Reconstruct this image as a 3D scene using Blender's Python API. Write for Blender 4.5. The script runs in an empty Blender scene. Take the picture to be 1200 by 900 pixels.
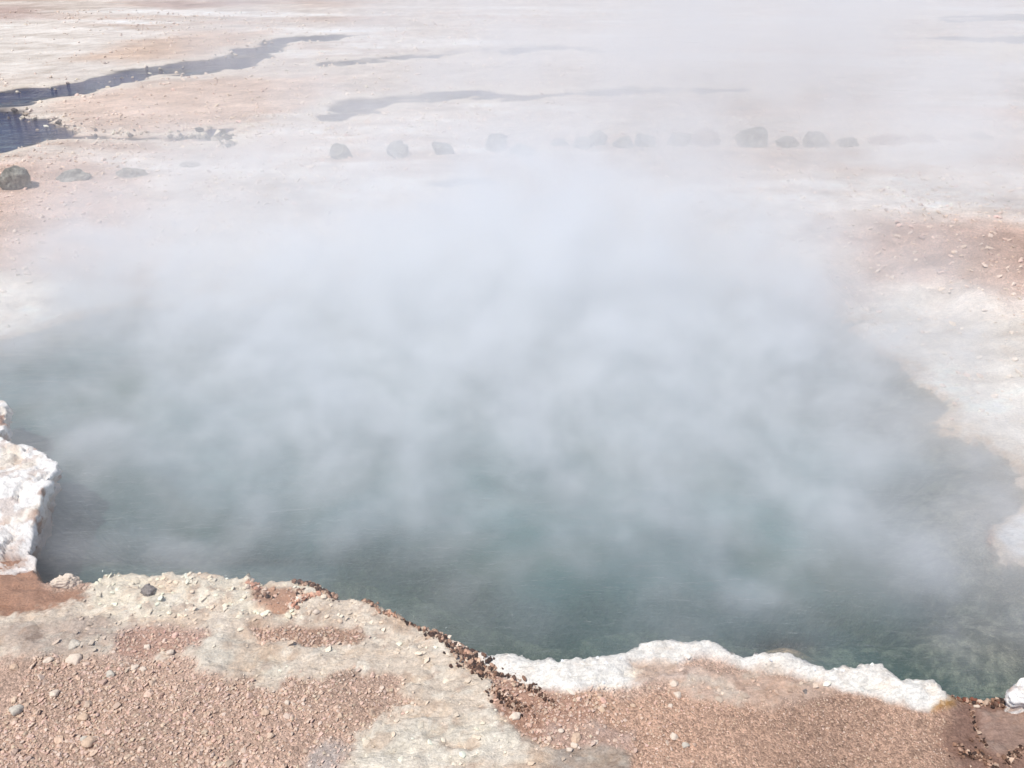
import bpy, math, random
import numpy as np
from mathutils import Vector

R = math.radians
scn = bpy.context.scene
COL = scn.collection

# ------------------------------------------------------------------ camera, sky, sun, exposure
F_PX, CAM_Z, PITCH = 1000.0, 3.2, R(29.7)
cam_d = bpy.data.cameras.new('camera')
cam_d.sensor_width = 36.0
cam_d.lens = 36.0 * F_PX / 1200.0
cam_d.clip_start, cam_d.clip_end = 0.05, 5000
cam = bpy.data.objects.new('camera', cam_d)
COL.objects.link(cam)
cam.location = (0, 0, CAM_Z)
cam.rotation_euler = (math.pi / 2 - PITCH, 0, 0)
scn.camera = cam

SUN_DIR = Vector((-0.40, -0.34, 1.0)).normalized()      # towards the sun
world = bpy.data.worlds.new('World')
scn.world = world
world.use_nodes = True
wn = world.node_tree
sky = wn.nodes.new('ShaderNodeTexSky')
sky.sky_type = 'NISHITA'
sky.sun_disc = False
sky.sun_elevation = math.asin(SUN_DIR.z)
sky.sun_rotation = math.atan2(SUN_DIR.x, SUN_DIR.y)
sky.altitude = 4000
sky.air_density = 1.0
sky.dust_density = 0.6
wn.links.new(sky.outputs[0], wn.nodes['Background'].inputs[0])
wn.nodes['Background'].inputs[1].default_value = 0.14

sun_d = bpy.data.lights.new('sun', 'SUN')
sun_d.energy = 4.4
sun_d.angle = R(0.5)
sun_d.color = (1.0, 0.955, 0.90)
sun = bpy.data.objects.new('sun', sun_d)
COL.objects.link(sun)
sun.rotation_euler = SUN_DIR.to_track_quat('Z', 'Y').to_euler()
sun.location = (-20, -12, 24)

scn.view_settings.view_transform = 'Standard'
scn.view_settings.look = 'None'
scn.view_settings.gamma = 1.0
scn.view_settings.use_curve_mapping = False
scn.view_settings.exposure = -0.10
scn.cycles.use_denoising = True
scn.cycles.denoiser = 'OPENIMAGEDENOISE'
scn.cycles.use_adaptive_sampling = True
scn.cycles.adaptive_threshold = 0.02
scn.cycles.max_bounces = 16
scn.cycles.diffuse_bounces = 2
scn.cycles.glossy_bounces = 2
scn.cycles.transmission_bounces = 2
scn.cycles.transparent_max_bounces = 16
scn.cycles.volume_bounces = 14
scn.cycles.volume_step_rate = 3.0
scn.cycles.volume_max_steps = 256
scn.cycles.caustics_reflective = False
scn.cycles.caustics_refractive = False
scn.cycles.sample_clamp_indirect = 4.0

# ------------------------------------------------------------------ helpers
CP, SP = math.cos(PITCH), math.sin(PITCH)
WATER_Z = -0.30


def at(px, py, z=0.0):
    """World point on the level z seen at a photo pixel (1200 x 900)."""
    x = (px - 600.0) / F_PX
    y = -(py - 450.0) / F_PX
    d = (x, CP + y * SP, -SP + y * CP)
    t = (z - CAM_Z) / d[2]
    return (d[0] * t, d[1] * t, z)


def at_poly(pts, z=0.0):
    return np.array([at(a, b, z)[:2] for a, b in pts])


_rng = np.random.RandomState(7)
_TAB = _rng.rand(32, 32, 32)


def vnoise(x, y, z):
    xi, yi, zi = np.floor(x).astype(np.int64), np.floor(y).astype(np.int64), np.floor(z).astype(np.int64)
    fx, fy, fz = x - xi, y - yi, z - zi
    fx, fy, fz = [f * f * f * (f * (f * 6 - 15) + 10) for f in (fx, fy, fz)]
    x0, x1, y0, y1, z0, z1 = xi & 31, (xi + 1) & 31, yi & 31, (yi + 1) & 31, zi & 31, (zi + 1) & 31
    T = _TAB
    a = T[x0, y0, z0] * (1 - fx) + T[x1, y0, z0] * fx
    b = T[x0, y1, z0] * (1 - fx) + T[x1, y1, z0] * fx
    c = T[x0, y0, z1] * (1 - fx) + T[x1, y0, z1] * fx
    d = T[x0, y1, z1] * (1 - fx) + T[x1, y1, z1] * fx
    return ((a * (1 - fy) + b * fy) * (1 - fz) + (c * (1 - fy) + d * fy) * fz) * 2 - 1


def fbm(x, y, z=0.0, scale=1.0, oct=4, seed=0.0, gain=0.5):
    x = np.asarray(x, float) * scale + seed * 1.37
    y = np.asarray(y, float) * scale + seed * 2.11
    z = np.asarray(z, float) * scale + seed * 0.73 + np.zeros_like(x)
    s, a, t = 0.0, 1.0, 0.0
    for k in range(oct):
        s = s + a * vnoise(x + k * 5.3, y + k * 3.1, z + k * 7.7)
        t += a
        a *= gain
        # rotate so that octaves never line up
        x, y = (x * 0.8 - y * 0.6) * 2.03, (x * 0.6 + y * 0.8) * 2.03
        z = z * 2.03
    return s / t


def sstep(a, b, x):
    t = np.clip((x - a) / (b - a), 0, 1)
    return t * t * (3 - 2 * t)


def poly_sd(x, y, P, margin=2.0):
    """Signed distance to a polygon, negative inside; far points get a rough bound."""
    x, y = np.asarray(x, float), np.asarray(y, float)
    out = np.full(x.shape, 9.0)
    lo, hi = P.min(0) - margin, P.max(0) + margin
    m = (x > lo[0]) & (x < hi[0]) & (y > lo[1]) & (y < hi[1])
    if not m.any():
        return out
    X, Y = x[m], y[m]
    d2 = np.full(X.shape, 1e9)
    ins = np.zeros(X.shape, bool)
    n = len(P)
    for i in range(n):
        ax, ay = P[i]
        bx, by = P[(i + 1) % n]
        ex, ey = bx - ax, by - ay
        t = np.clip(((X - ax) * ex + (Y - ay) * ey) / (ex * ex + ey * ey + 1e-12), 0, 1)
        d2 = np.minimum(d2, (X - ax - ex * t) ** 2 + (Y - ay - ey * t) ** 2)
        if ay != by:
            c = ((ay > Y) != (by > Y)) & (X < (bx - ax) * (Y - ay) / (by - ay) + ax)
            ins ^= c
    d = np.sqrt(d2)
    out[m] = np.where(ins, -d, d)
    return out


def line_d(x, y, P):
    """Distance to an open polyline and the nearest parameter along it."""
    d = np.full(np.shape(x), 1e9)
    for i in range(len(P) - 1):
        ax, ay = P[i]
        ex, ey = P[i + 1] - P[i]
        t = np.clip(((x - ax) * ex + (y - ay) * ey) / (ex * ex + ey * ey + 1e-12), 0, 1)
        d = np.minimum(d, np.hypot(x - ax - ex * t, y - ay - ey * t))
    return d


def lin(c):
    """sRGB 0-255 to linear."""
    return tuple((v / 255.0 / 12.92) if v <= 10 else ((v / 255.0 + 0.055) / 1.055) ** 2.4 for v in c)


def mesh_obj(name, verts, faces, mat=None, smooth=True, attrs=None, parent=None):
    me = bpy.data.meshes.new(name)
    verts = np.asarray(verts, np.float32)
    faces = np.asarray(faces, np.int32)
    k = faces.shape[1]
    me.vertices.add(len(verts))
    me.vertices.foreach_set('co', verts.ravel())
    me.loops.add(faces.size)
    me.loops.foreach_set('vertex_index', faces.ravel())
    me.polygons.add(len(faces))
    me.polygons.foreach_set('loop_start', np.arange(0, faces.size, k, dtype=np.int32))
    me.polygons.foreach_set('loop_total', np.full(len(faces), k, np.int32))
    me.polygons.foreach_set('use_smooth', np.full(len(faces), smooth, bool))
    for an, av in (attrs or {}).items():
        av = np.asarray(av, np.float32)
        if av.ndim == 2:
            a = me.color_attributes.new(an, 'FLOAT_COLOR', 'POINT')
            if av.shape[1] == 3:
                av = np.hstack([av, np.ones((len(av), 1), np.float32)])
            a.data.foreach_set('color', av.ravel())
        else:
            a = me.attributes.new(an, 'FLOAT', 'POINT')
            a.data.foreach_set('value', av)
    me.update()
    me.validate()
    o = bpy.data.objects.new(name, me)
    COL.objects.link(o)
    if mat:
        me.materials.append(mat)
    if parent:
        o.parent = parent
    return o


def tag(o, label=None, cat=None, group=None, kind=None):
    for k, v in (('label', label), ('category', cat), ('group', group), ('kind', kind)):
        if v:
            o[k] = v
    return o


# ------------------------------------------------------------------ node helpers
class NT:
    def __init__(s, tree):
        s.t = tree

    def n(s, typ, **kw):
        nd = s.t.nodes.new(typ)
        for k, v in kw.items():
            setattr(nd, k, v)
        return nd

    def put(s, sock, v):
        if hasattr(v, 'is_linked') or isinstance(v, bpy.types.NodeSocket):
            s.t.links.new(v, sock)
        else:
            sock.default_value = v

    def math(s, op, a, b=0.0, c=0.0, clamp=False):
        nd = s.n('ShaderNodeMath', operation=op, use_clamp=clamp)
        for i, v in enumerate((a, b, c)):
            s.put(nd.inputs[i], v)
        return nd.outputs[0]

    def mix(s, fac, a, b, blend='MIX'):
        nd = s.n('ShaderNodeMix', data_type='RGBA', blend_type=blend)
        s.put(nd.inputs[0], fac)
        for i, v in ((6, a), (7, b)):
            s.put(nd.inputs[i], v if isinstance(v, bpy.types.NodeSocket) else (*v, 1)[:4])
        return nd.outputs[2]

    def noise(s, vec, scale, detail=3, rough=0.55, dist=0.0):
        nd = s.n('ShaderNodeTexNoise')
        s.put(nd.inputs['Vector'], vec)
        nd.inputs['Scale'].default_value = scale
        nd.inputs['Detail'].default_value = detail
        nd.inputs['Roughness'].default_value = rough
        nd.inputs['Distortion'].default_value = dist
        return nd.outputs[0]

    def vor(s, vec, scale, feature='F1'):
        nd = s.n('ShaderNodeTexVoronoi', feature=feature)
        s.put(nd.inputs['Vector'], vec)
        nd.inputs['Scale'].default_value = scale
        return nd

    def remap(s, v, a, b, c, d):
        nd = s.n('ShaderNodeMapRange')
        s.put(nd.inputs[0], v)
        for i, q in enumerate((a, b, c, d)):
            nd.inputs[i + 1].default_value = q
        return nd.outputs[0]

    def attr(s, name):
        return s.n('ShaderNodeAttribute', attribute_name=name)

    def vscale(s, vec, v3):
        nd = s.n('ShaderNodeVectorMath', operation='MULTIPLY')
        s.put(nd.inputs[0], vec)
        nd.inputs[1].default_value = v3
        return nd.outputs[0]


def new_mat(name):
    m = bpy.data.materials.new(name)
    m.use_nodes = True
    return m, NT(m.node_tree), m.node_tree.nodes['Principled BSDF']


# ------------------------------------------------------------------ outlines seen in the photograph
NEAR_RIM = [(-20, 655), (38, 655), (46, 675), (62, 682), (88, 681), (118, 684), (124, 673), (150, 671), (200, 676), (228, 670),
            (252, 676), (290, 679), (298, 688), (320, 684), (350, 682), (365, 685), (385, 694), (400, 705), (428, 704),
            (445, 714), (470, 727), (500, 735), (512, 741), (535, 755), (556, 764), (585, 768), (612, 775), (645, 776),
            (652, 781), (668, 777), (705, 776), (728, 770), (742, 761), (775, 757), (800, 753), (840, 757), (856, 768),
            (880, 771), (930, 775), (968, 787), (1000, 781), (1030, 781), (1046, 792), (1056, 798), (1092, 798),
            (1108, 810), (1118, 816), (1150, 820), (1180, 818), (1215, 812)]
FAR_SHORE = [(1300, 770), (1290, 690), (1215, 668), (1180, 659), (1170, 648), (1172, 632), (1164, 622), (1168, 606),
             (1192, 598), (1205, 585), (1188, 566), (1200, 555), (1175, 537), (1145, 520), (1112, 506), (1095, 494),
             (1108, 486), (1112, 470), (1104, 458), (1095, 452), (1075, 430), (1050, 415), (1035, 398), (990, 372),
             (930, 352), (860, 330), (760, 312), (620, 302), (480, 312), (360, 340), (260, 368), (200, 362),
             (150, 360), (120, 368), (85, 374), (62, 382), (30, 392), (0, 399), (-60, 405), (-160, 440), (-140, 520),
             (-120, 600)]
POOL = np.vstack([at_poly(NEAR_RIM, 0.0), at_poly(FAR_SHORE, WATER_Z)])

STREAMS = [
    # (photo outline, level)
    [(-60, 112), (0, 110), (55, 101), (110, 96), (140, 84), (200, 76), (250, 71), (280, 57), (330, 44), (380, 40), (420, 40),
     (400, 47), (340, 50), (330, 64), (300, 76), (250, 88), (200, 87), (180, 89), (140, 103), (100, 109), (50, 119), (10, 128), (-60, 150)],
    [(-60, 120), (5, 128), (30, 139), (70, 150), (110, 157), (170, 159), (230, 160), (262, 157), (272, 166), (250, 172), (200, 166),
     (150, 166), (90, 163), (50, 168), (0, 177), (-60, 190)],
    [(368, 143), (382, 132), (410, 120), (450, 114), (520, 110), (600, 107), (690, 108), (800, 106), (880, 107), (880, 111), (800, 112), (692, 114), (640, 117), (560, 114), (470, 119), (425, 128), (392, 143)],
    [(385, 76), (430, 68), (520, 60), (600, 56), (670, 55), (780, 56), (780, 60), (668, 61), (590, 63), (500, 68), (430, 74), (395, 79)],
    [(1085, 22), (1150, 18), (1200, 17), (1260, 20), (1260, 27), (1180, 25), (1110, 27)],
    [(1090, 45), (1150, 43), (1260, 44), (1260, 52), (1160, 51), (1100, 49)],
    [(540, 208), (585, 206), (600, 214), (570, 226), (545, 220)],
]
STREAMS_W = [at_poly(s, -0.02) for s in STREAMS]

# colour patches: (outline, sRGB the surface has, softness in m, warp in m, gravel 0..1, wetness)
BROWN, PINKG = (170, 132, 110), (187, 159, 140)
ZONES = [
    # --- near bank
    ([(-200, 660), (45, 655), (60, 690), (125, 690), (100, 712), (60, 728), (0, 748), (-200, 760)], (172, 132, 108), .03, .07, .3),
    ([(-200, 745), (0, 728), (50, 720), (110, 700), (120, 660), (300, 660), (420, 690), (560, 760), (585, 800), (580, 835), (610, 860),
      (700, 885), (760, 930), (420, 930), (400, 890), (440, 850), (480, 825), (470, 790), (430, 782), (330, 802), (270, 788),
      (205, 770), (160, 775), (140, 768), (60, 765), (0, 775), (-200, 800)], (224, 208, 188), .03, .09, 0.0),
    ([(120, 664), (230, 664), (380, 680), (395, 700), (330, 722), (240, 722), (130, 735), (90, 715), (115, 690)], (238, 226, 204), .05, .09, 0.0),
    ([(0, 740), (90, 722), (160, 730), (150, 765), (60, 768), (0, 770)], (196, 178, 162), .05, .06, 0.1),
    ([(200, 745), (300, 755), (340, 775), (330, 795), (250, 785)], (222, 212, 194), .04, .06, 0.0),
    ([(420, 860), (560, 840), (620, 870), (560, 900), (420, 905)], (222, 212, 194), .04, .06, 0.0),
    ([(288, 736), (330, 733), (420, 736), (428, 748), (412, 758), (360, 757), (300, 750)], (180, 146, 124), .02, .04, 0.9),
    ([(140, 738), (190, 732), (240, 742), (235, 762), (170, 772), (138, 765)], (178, 144, 126), .03, .05, 0.8),
    ([(295, 692), (345, 690), (360, 705), (330, 722), (300, 712)], (190, 148, 122), .02, .04, 0.3),
    # --- earth slope right of the crust
    ([(500, 738), (530, 750), (580, 772), (650, 800), (730, 818), (860, 800), (920, 826), (1000, 806), (1118, 830), (1130, 930),
      (760, 930), (700, 885), (610, 862), (585, 830), (580, 800), (545, 775)], (185, 152, 130), .02, .04, 1.0),
    ([(575, 790), (640, 795), (690, 830), (720, 860), (700, 890), (640, 872), (595, 845), (575, 820)], (178, 142, 122), .03, .05, 0.55),
    ([(640, 848), (700, 842), (740, 860), (735, 880), (690, 886), (640, 872)], (188, 160, 144), .03, .04, 0.5),
    ([(655, 880), (700, 874), (738, 882), (735, 930), (640, 930)], (186, 172, 158), .02, .03, 0.1),
    ([(360, 880), (405, 868), (412, 882), (385, 930), (340, 930)], (184, 170, 160), .04, .05, 0.6),
    ([(780, 790), (900, 788), (985, 806), (925, 822), (905, 832), (880, 826), (830, 822), (790, 812)], (206, 178, 158), .03, .04, 0.15),
    ([(1112, 816), (1300, 800), (1300, 960), (1118, 960), (1105, 860)], (150, 118, 102), .05, .09, 0.5),
    ([(1140, 830), (1260, 830), (1260, 900), (1180, 900), (1150, 860)], (176, 146, 130), .03, .08, 0.1),
    ([(1085, 822), (1112, 812), (1118, 830), (1095, 836)], (178, 138, 88), .015, .02, 0.1),
    # --- white sinter lip
    ([(550, 758), (640, 765), (740, 752), (800, 740), (870, 755), (960, 775), (1040, 770), (1115, 800), (1108, 822), (1085, 832),
      (1040, 822), (1000, 812), (950, 799), (900, 787), (860, 779), (820, 772), (790, 780), (735, 808), (650, 812), (600, 800), (565, 782)],
     (246, 241, 231), .02, .025, 0.0),
    ([(740, 782), (790, 778), (830, 790), (800, 800), (745, 800)], (214, 192, 176), .03, .03, 0.0),
]
FAR_ZONES = [
    ([(-300, 190), (60, 185), (170, 220), (180, 290), (100, 330), (-300, 350)], (206, 178, 160), .6, .5, .8),
    ([(-300, 350), (60, 332), (170, 340), (210, 362), (140, 366), (60, 385), (-300, 405)], (236, 226, 212), .15, .2, .2),
    ([(-300, 15), (40, 20), (160, 40), (230, 62), (110, 92), (-300, 105)], (224, 214, 202), 1.2, 1.2, .2),
    ([(150, 50), (250, 38), (330, 36), (260, 62), (170, 72), (80, 72)], (210, 182, 158), .8, .8, .6),
    ([(160, 2), (420, 0), (300, 6), (180, 8)], (180, 158, 148), 1.5, 1.5, .4),
    ([(-200, 10), (30, 8), (60, 22), (-200, 26)], (190, 166, 154), 1.5, 1.0, .4),
    ([(60, 112), (140, 106), (260, 92), (400, 90), (360, 128), (270, 150), (120, 148), (70, 140)], (216, 190, 170), .4, .4, .9),
    ([(985, 345), (1060, 330), (1210, 350), (1400, 400), (1400, 600), (1190, 575), (1080, 500), (1100, 450), (1020, 398), (950, 360)],
     (228, 219, 206), .12, .35, .3),
    ([(990, 262), (1080, 255), (1400, 262), (1400, 345), (1200, 345), (1100, 325), (1000, 318)], (188, 160, 144), .5, .6, .8),
    ([(1020, 172), (1100, 168), (1165, 172), (1110, 196), (1060, 200), (1000, 196)], (244, 240, 234), .3, .3, .1),
    ([(1130, 128), (1190, 130), (1190, 140), (1140, 142)], (206, 160, 128), .6, .6, .3),
    ([(1080, 55), (1300, 50), (1300, 70), (1120, 68)], (232, 216, 190), 1, 1, .3),
    ([(880, 325), (985, 300), (990, 345), (920, 350)], (214, 188, 174), .3, .3, .3),
    ([(540, 186), (700, 180), (700, 240), (600, 280), (480, 240)], (190, 172, 160), .5, .5, .4),
    ([(1160, 560), (1210, 552), (1300, 560), (1300, 680), (1215, 672), (1170, 655)], (244, 242, 238), .02, .03, 0.0),
]


def warp(x, y, a, s, seed):
    return x + a * fbm(x, y, 0, s, 3, seed), y + a * fbm(x, y, 0, s, 3, seed + 9)


def ground(x, y):
    """Height, colour, gravel and wetness of the ground at world positions."""
    x, y = np.asarray(x, float), np.asarray(y, float)
    z = np.zeros_like(x)
    # broad undulation
    z += 0.035 * fbm(x, y, 0, 0.35, 3, 3) * sstep(5, 12, y)
    z += 0.10 * fbm(x, y, 0, 0.05, 3, 5) * sstep(20, 60, y)
    col = np.empty(x.shape + (3,))
    base = np.array(lin(PINKG))
    farb = np.array(lin((214, 200, 186)))
    f = sstep(3.6, 6.5, y)[..., None]
    col[:] = base * (1 - f) + farb * f
    grav = np.where(y < 4.5, 1.0, 0.55)
    # far streaky tone changes
    n1 = fbm(x * 0.35, y * 1.0, 0, 0.5, 6, 11, 0.62)
    n2 = fbm(x * 0.3, y * 1.2, 0, 0.34, 6, 17, 0.62)
    t = sstep(0.02, 0.30, n1)[..., None] * f
    col[:] = col * (1 - 0.65 * t) + np.array(lin((198, 168, 146))) * 0.65 * t
    t = sstep(0.05, 0.26, n2)[..., None] * f
    col[:] = col * (1 - 0.8 * t) + np.array(lin((240, 234, 226))) * 0.8 * t
    m = y < 4.4
    for zi, (pts, c, soft, wp, g) in enumerate(ZONES + FAR_ZONES):
        near = zi < len(ZONES)
        P = at_poly(pts, 0.0 if near else (WATER_Z + 0.05 if zi in (len(ZONES) + 7, len(ZONES) + 14, len(ZONES) + 1) else 0.0))
        mm = (y < 4.6) if near else (y > 3.4)
        if not mm.any():
            continue
        X, Y = x[mm], y[mm]
        sc = 9.0 if near else 0.9 / wp
        wx, wy = warp(X, Y, wp, sc, zi + 20)
        if near:
            fx = 0.35 * wp * fbm(X, Y, 0, 60, 3, zi + 70)
            wx, wy = wx + fx, wy - fx
        d = poly_sd(wx, wy, P, 1.0 + soft * 2)
        a = 1 - sstep(-soft, soft, d)
        C = col[mm]
        C = C * (1 - a[..., None]) + np.array(lin(c)) * a[..., None]
        col[mm] = C
        G = grav[mm]
        grav[mm] = G * (1 - a) + g * a
    pv = fbm(x, y, 0, 1.7, 4, 145, 0.6) * (y < 4.6)
    col = col * (1 + 0.35 * pv * grav)[..., None]
    sp = 1.3 * fbm(x, y, 0, 5.0, 4, 141, 0.7)
    sp2 = fbm(x * 0.4, y * 1.3, 0, 1.6, 5, 143, 0.65)
    fm = sstep(4.2, 6.0, y) * (0.30 * sp + 0.45 * sp2)
    col = np.clip(col * (1 + fm[..., None] * np.array((0.9, 1.0, 1.1))), 0, 0.92)
    # pool
    wx, wy = warp(x, y, 0.035, 8, 2)
    w2 = 0.012 * fbm(x, y, 0, 55, 2, 4)
    fs = sstep(4.0, 5.0, y) + sstep(2.6, 3.2, x)
    w3 = np.minimum(fs, 1) * ((0.22 + 0.30 * sstep(5.2, 6.2, y)) * fbm(x, y, 0, 2.2, 5, 6, 0.62) + 0.07 * fbm(x, y, 0, 9, 3, 7, 0.6))
    sd = poly_sd(wx + w2 + w3, wy - w2 + w3, POOL, 3.0)
    nearw = 1 - sstep(3.55, 4.3, y)                      # steep broken bank here, a low shore beyond
    nearw = nearw * (1 - sstep(2.35, 2.75, x) * sstep(3.05, 3.3, y))
    # near bank relief: thin layered crust with lumps
    crust = np.clip(1 - grav, 0, 1)
    lump = fbm(x, y, 0, 5, 4, 31)
    lay = fbm(x * 0.6, y * 1.6, 0, 16, 4, 33)
    ridge = 1 - np.abs(fbm(x * 0.55, y * 1.5, 0, 9, 4, 37, 0.6)) * 2.2
    flake = sstep(0.0, 0.10, fbm(x * 0.7, y * 1.3, 0, 13, 4, 38)) + sstep(0.1, 0.18, fbm(x * 0.7, y * 1.3, 0, 8, 4, 36))
    zn = 0.022 * lump + (0.016 * lay + 0.012 * ridge + 0.010 * flake) * crust + 0.006 * fbm(x, y, 0, 70, 2, 35)
    lipc = sstep(0.60, 0.80, col.min(-1))
    zn += lipc * 0.028 * np.exp(-((sd - 0.05) / 0.05) ** 2)
    zn += lipc * 0.012 * fbm(x, y, 0, 22, 4, 39)
    zfar = WATER_Z + 0.006 + 0.30 * sstep(0, 2.2, sd) + 0.016 * sstep(0, 0.04, sd)
    zfar += (0.012 * fbm(x, y, 0, 9, 4, 41) + 0.012 * fbm(x, y, 0, 2.6, 4, 43)) * sstep(-0.1, 0.15, sd)
    zo = zn * nearw + (zfar + z) * (1 - nearw)
    cm = (crust * nearw * sstep(0.25, 0.45, col.mean(-1)) * (1 - 0.85 * sstep(0.70, 0.80, col.min(-1))))[..., None]
    q1 = sstep(0.0, 0.35, fbm(x * 0.7, y * 1.3, 0, 11, 5, 131, 0.62))[..., None] * cm
    q2 = sstep(0.08, 0.35, fbm(x * 0.8, y * 1.2, 0, 7, 5, 133, 0.62))[..., None] * cm
    q3 = sstep(0.18, 0.40, fbm(x, y, 0, 16, 4, 135, 0.62))[..., None] * cm
    dim = np.clip(col.mean(-1) / 0.62, 0.7, 1.25)[..., None]
    col = col * (1 - 0.65 * q1) + np.array(lin((240, 230, 212))) * np.minimum(dim, 1.05) * 0.65 * q1
    col = col * (1 - 0.45 * q2) + np.array(lin((198, 166, 138))) * dim * 0.45 * q2
    col = col * (1 - 0.45 * q3) + np.array(lin((164, 132, 112))) * dim * 0.45 * q3
    # inside: drop
    steep = -0.62 * sstep(0, 0.05, -sd)
    bx, by = at(1150, 770, WATER_Z - 0.1)[:2]
    shallow = np.exp(-(((x - bx) / 0.60) ** 2 + ((y - by) / 0.42) ** 2))
    bx2, by2 = at(1175, 700, WATER_Z - 0.1)[:2]
    shallow = np.maximum(shallow, np.exp(-(((x - bx2) / 0.30) ** 2 + ((y - by2) / 0.30) ** 2)))
    bx3, by3 = at(920, 762, WATER_Z - 0.02)[:2]
    shal3 = np.exp(-(((x - bx3) / 0.24) ** 2 + ((y - by3) / 0.10) ** 2))
    inn = np.maximum(-sd, 0)
    shelf = 0.012 + 0.06 * sstep(0, 0.45, inn) + 1.25 * sstep(0.30, 1.6, inn)
    deep = WATER_Z - shelf + 0.02 * fbm(x, y, 0, 6, 3, 46) * sstep(0, 0.2, inn)
    bed = np.where(nearw > 0.5, np.minimum(deep, WATER_Z - 0.25), deep)
    bed = bed * (1 - shallow) + (WATER_Z - 0.060 + 0.04 * fbm(x, y, 0, 9, 4, 47)) * shallow
    bed = bed * (1 - shal3) + (WATER_Z - 0.015) * shal3
    k = sstep(0.0, 0.035, -sd) * nearw + sstep(-0.02, 0.02, -sd) * (1 - nearw)
    zz = zo * (1 - k) + bed * k
    wetb = (np.exp(-((sd - 0.02) / (0.05 + 0.05 * sstep(-0.3, 0.3, fbm(x, y, 0, 3, 3, 57)))) ** 2) * (1 - nearw) * (sd > -0.1))[..., None]
    col = col * (1 - wetb * np.array((0.22, 0.34, 0.46)))
    # pool bed colour
    kb = sstep(-0.01, 0.03, -sd)[..., None] * sstep(-0.1, -0.2, zo * (1 - k) + bed * k)[..., None]
    nb = sstep(-0.25, 0.35, fbm(x, y, 0, 17, 4, 51, 0.7))[..., None]
    bedc = np.array(lin((108, 108, 96))) * (1 - nb) + np.array(lin((208, 202, 186))) * nb
    s3 = sstep(0.3, 0.7, shal3)[..., None]
    bedc = bedc * (1 - s3) + np.array(lin((196, 172, 148))) * s3
    pale = ((1 - sstep(0.05, 0.5, -sd)) * (1 - nearw))[..., None]
    bedc = bedc * (1 - 0.8 * pale) + np.array(lin((186, 176, 164))) * 0.8 * pale
    col = col * (1 - kb) + bedc * kb
    # streams
    wet = np.zeros_like(x)
    mm = (y > 8)
    if mm.any():  # streams
        X, Y = x[mm], y[mm]
        wx, wy = warp(X, Y, 0.6, 0.9, 61)
        w2 = 0.42 * fbm(X, Y, 0, 2.4, 5, 63, 0.68)
        d = np.full(X.shape, 9.0)
        for P in STREAMS_W:
            d = np.minimum(d, poly_sd(wx + w2, wy + w2, P, 3.0))
        cut = (1 - sstep(-0.10, 0.12, d)) * (1 - 0.5 * sstep(0.10, 0.35, fbm(X * 0.6, Y * 1.6, 0, 1.1, 4, 67)) * sstep(-8, -3, X))
        zs = zz[mm]
        flat = 1 - sstep(0.2, 2.5, d)
        zs = zs * (1 - flat) + flat * (0.012 + 0.022 * fbm(X, Y, 0, 3.2, 4, 65))
        zz[mm] = zs - (0.065 + 0.12 * fbm(X * 0.7, Y * 1.4, 0, 1.0, 4, 69, 0.55)) * cut
        wet[mm] = cut
        C = col[mm]
        rim = np.exp(-((d - 0.22) / 0.16) ** 2)[..., None] * 0.6
        C = C * (1 - rim) + np.array(lin((232, 222, 205))) * rim
        c2 = (sstep(0.5, 1.0, cut) * sstep(0.035, -0.02, zz[mm]))[..., None]
        col[mm] = C * (1 - c2) + np.array(lin((70, 62, 60))) * c2
    # mud channel lower right keeps a damp sheen
    P = at_poly(ZONES[15][0])
    wet = np.maximum(wet, 0.6 * (1 - sstep(-0.03, 0.04, poly_sd(x, y, P))))
    return zz, np.clip(col, 0, 1), np.clip(grav, 0, 1), wet, sd, nearw


# ------------------------------------------------------------------ materials
def rock_material(name, base=None, use_attr=False, rough=0.85, bump=0.5, scale=30, vary=0.25):
    m, t, b = new_mat(name)
    geo = t.n('ShaderNodeTexCoord').outputs['Object']
    n1 = t.noise(geo, scale, 5, 0.65)
    n2 = t.noise(geo, scale * 0.22, 4, 0.6)
    c = t.attr('Col').outputs['Color'] if use_attr else (*base, 1)
    f = t.remap(n1, 0.3, 0.7, 1 - vary, 1 + vary)
    f2 = t.remap(n2, 0.3, 0.7, 1 - vary * 0.8, 1 + vary * 0.8)
    ff = t.math('MULTIPLY', f, f2)
    vm = t.n('ShaderNodeVectorMath', operation='SCALE')
    t.put(vm.inputs[0], c if use_attr else base)
    t.put(vm.inputs['Scale'], ff)
    t.put(b.inputs['Base Color'], vm.outputs[0])
    b.inputs['Roughness'].default_value = rough
    b.inputs['Specular IOR Level'].default_value = 0.25
    bp = t.n('ShaderNodeBump')
    bp.inputs['Strength'].default_value = bump
    bp.inputs['Distance'].default_value = 0.6 / scale
    t.put(bp.inputs['Height'], n1)
    t.put(b.inputs['Normal'], bp.outputs[0])
    return m


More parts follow.
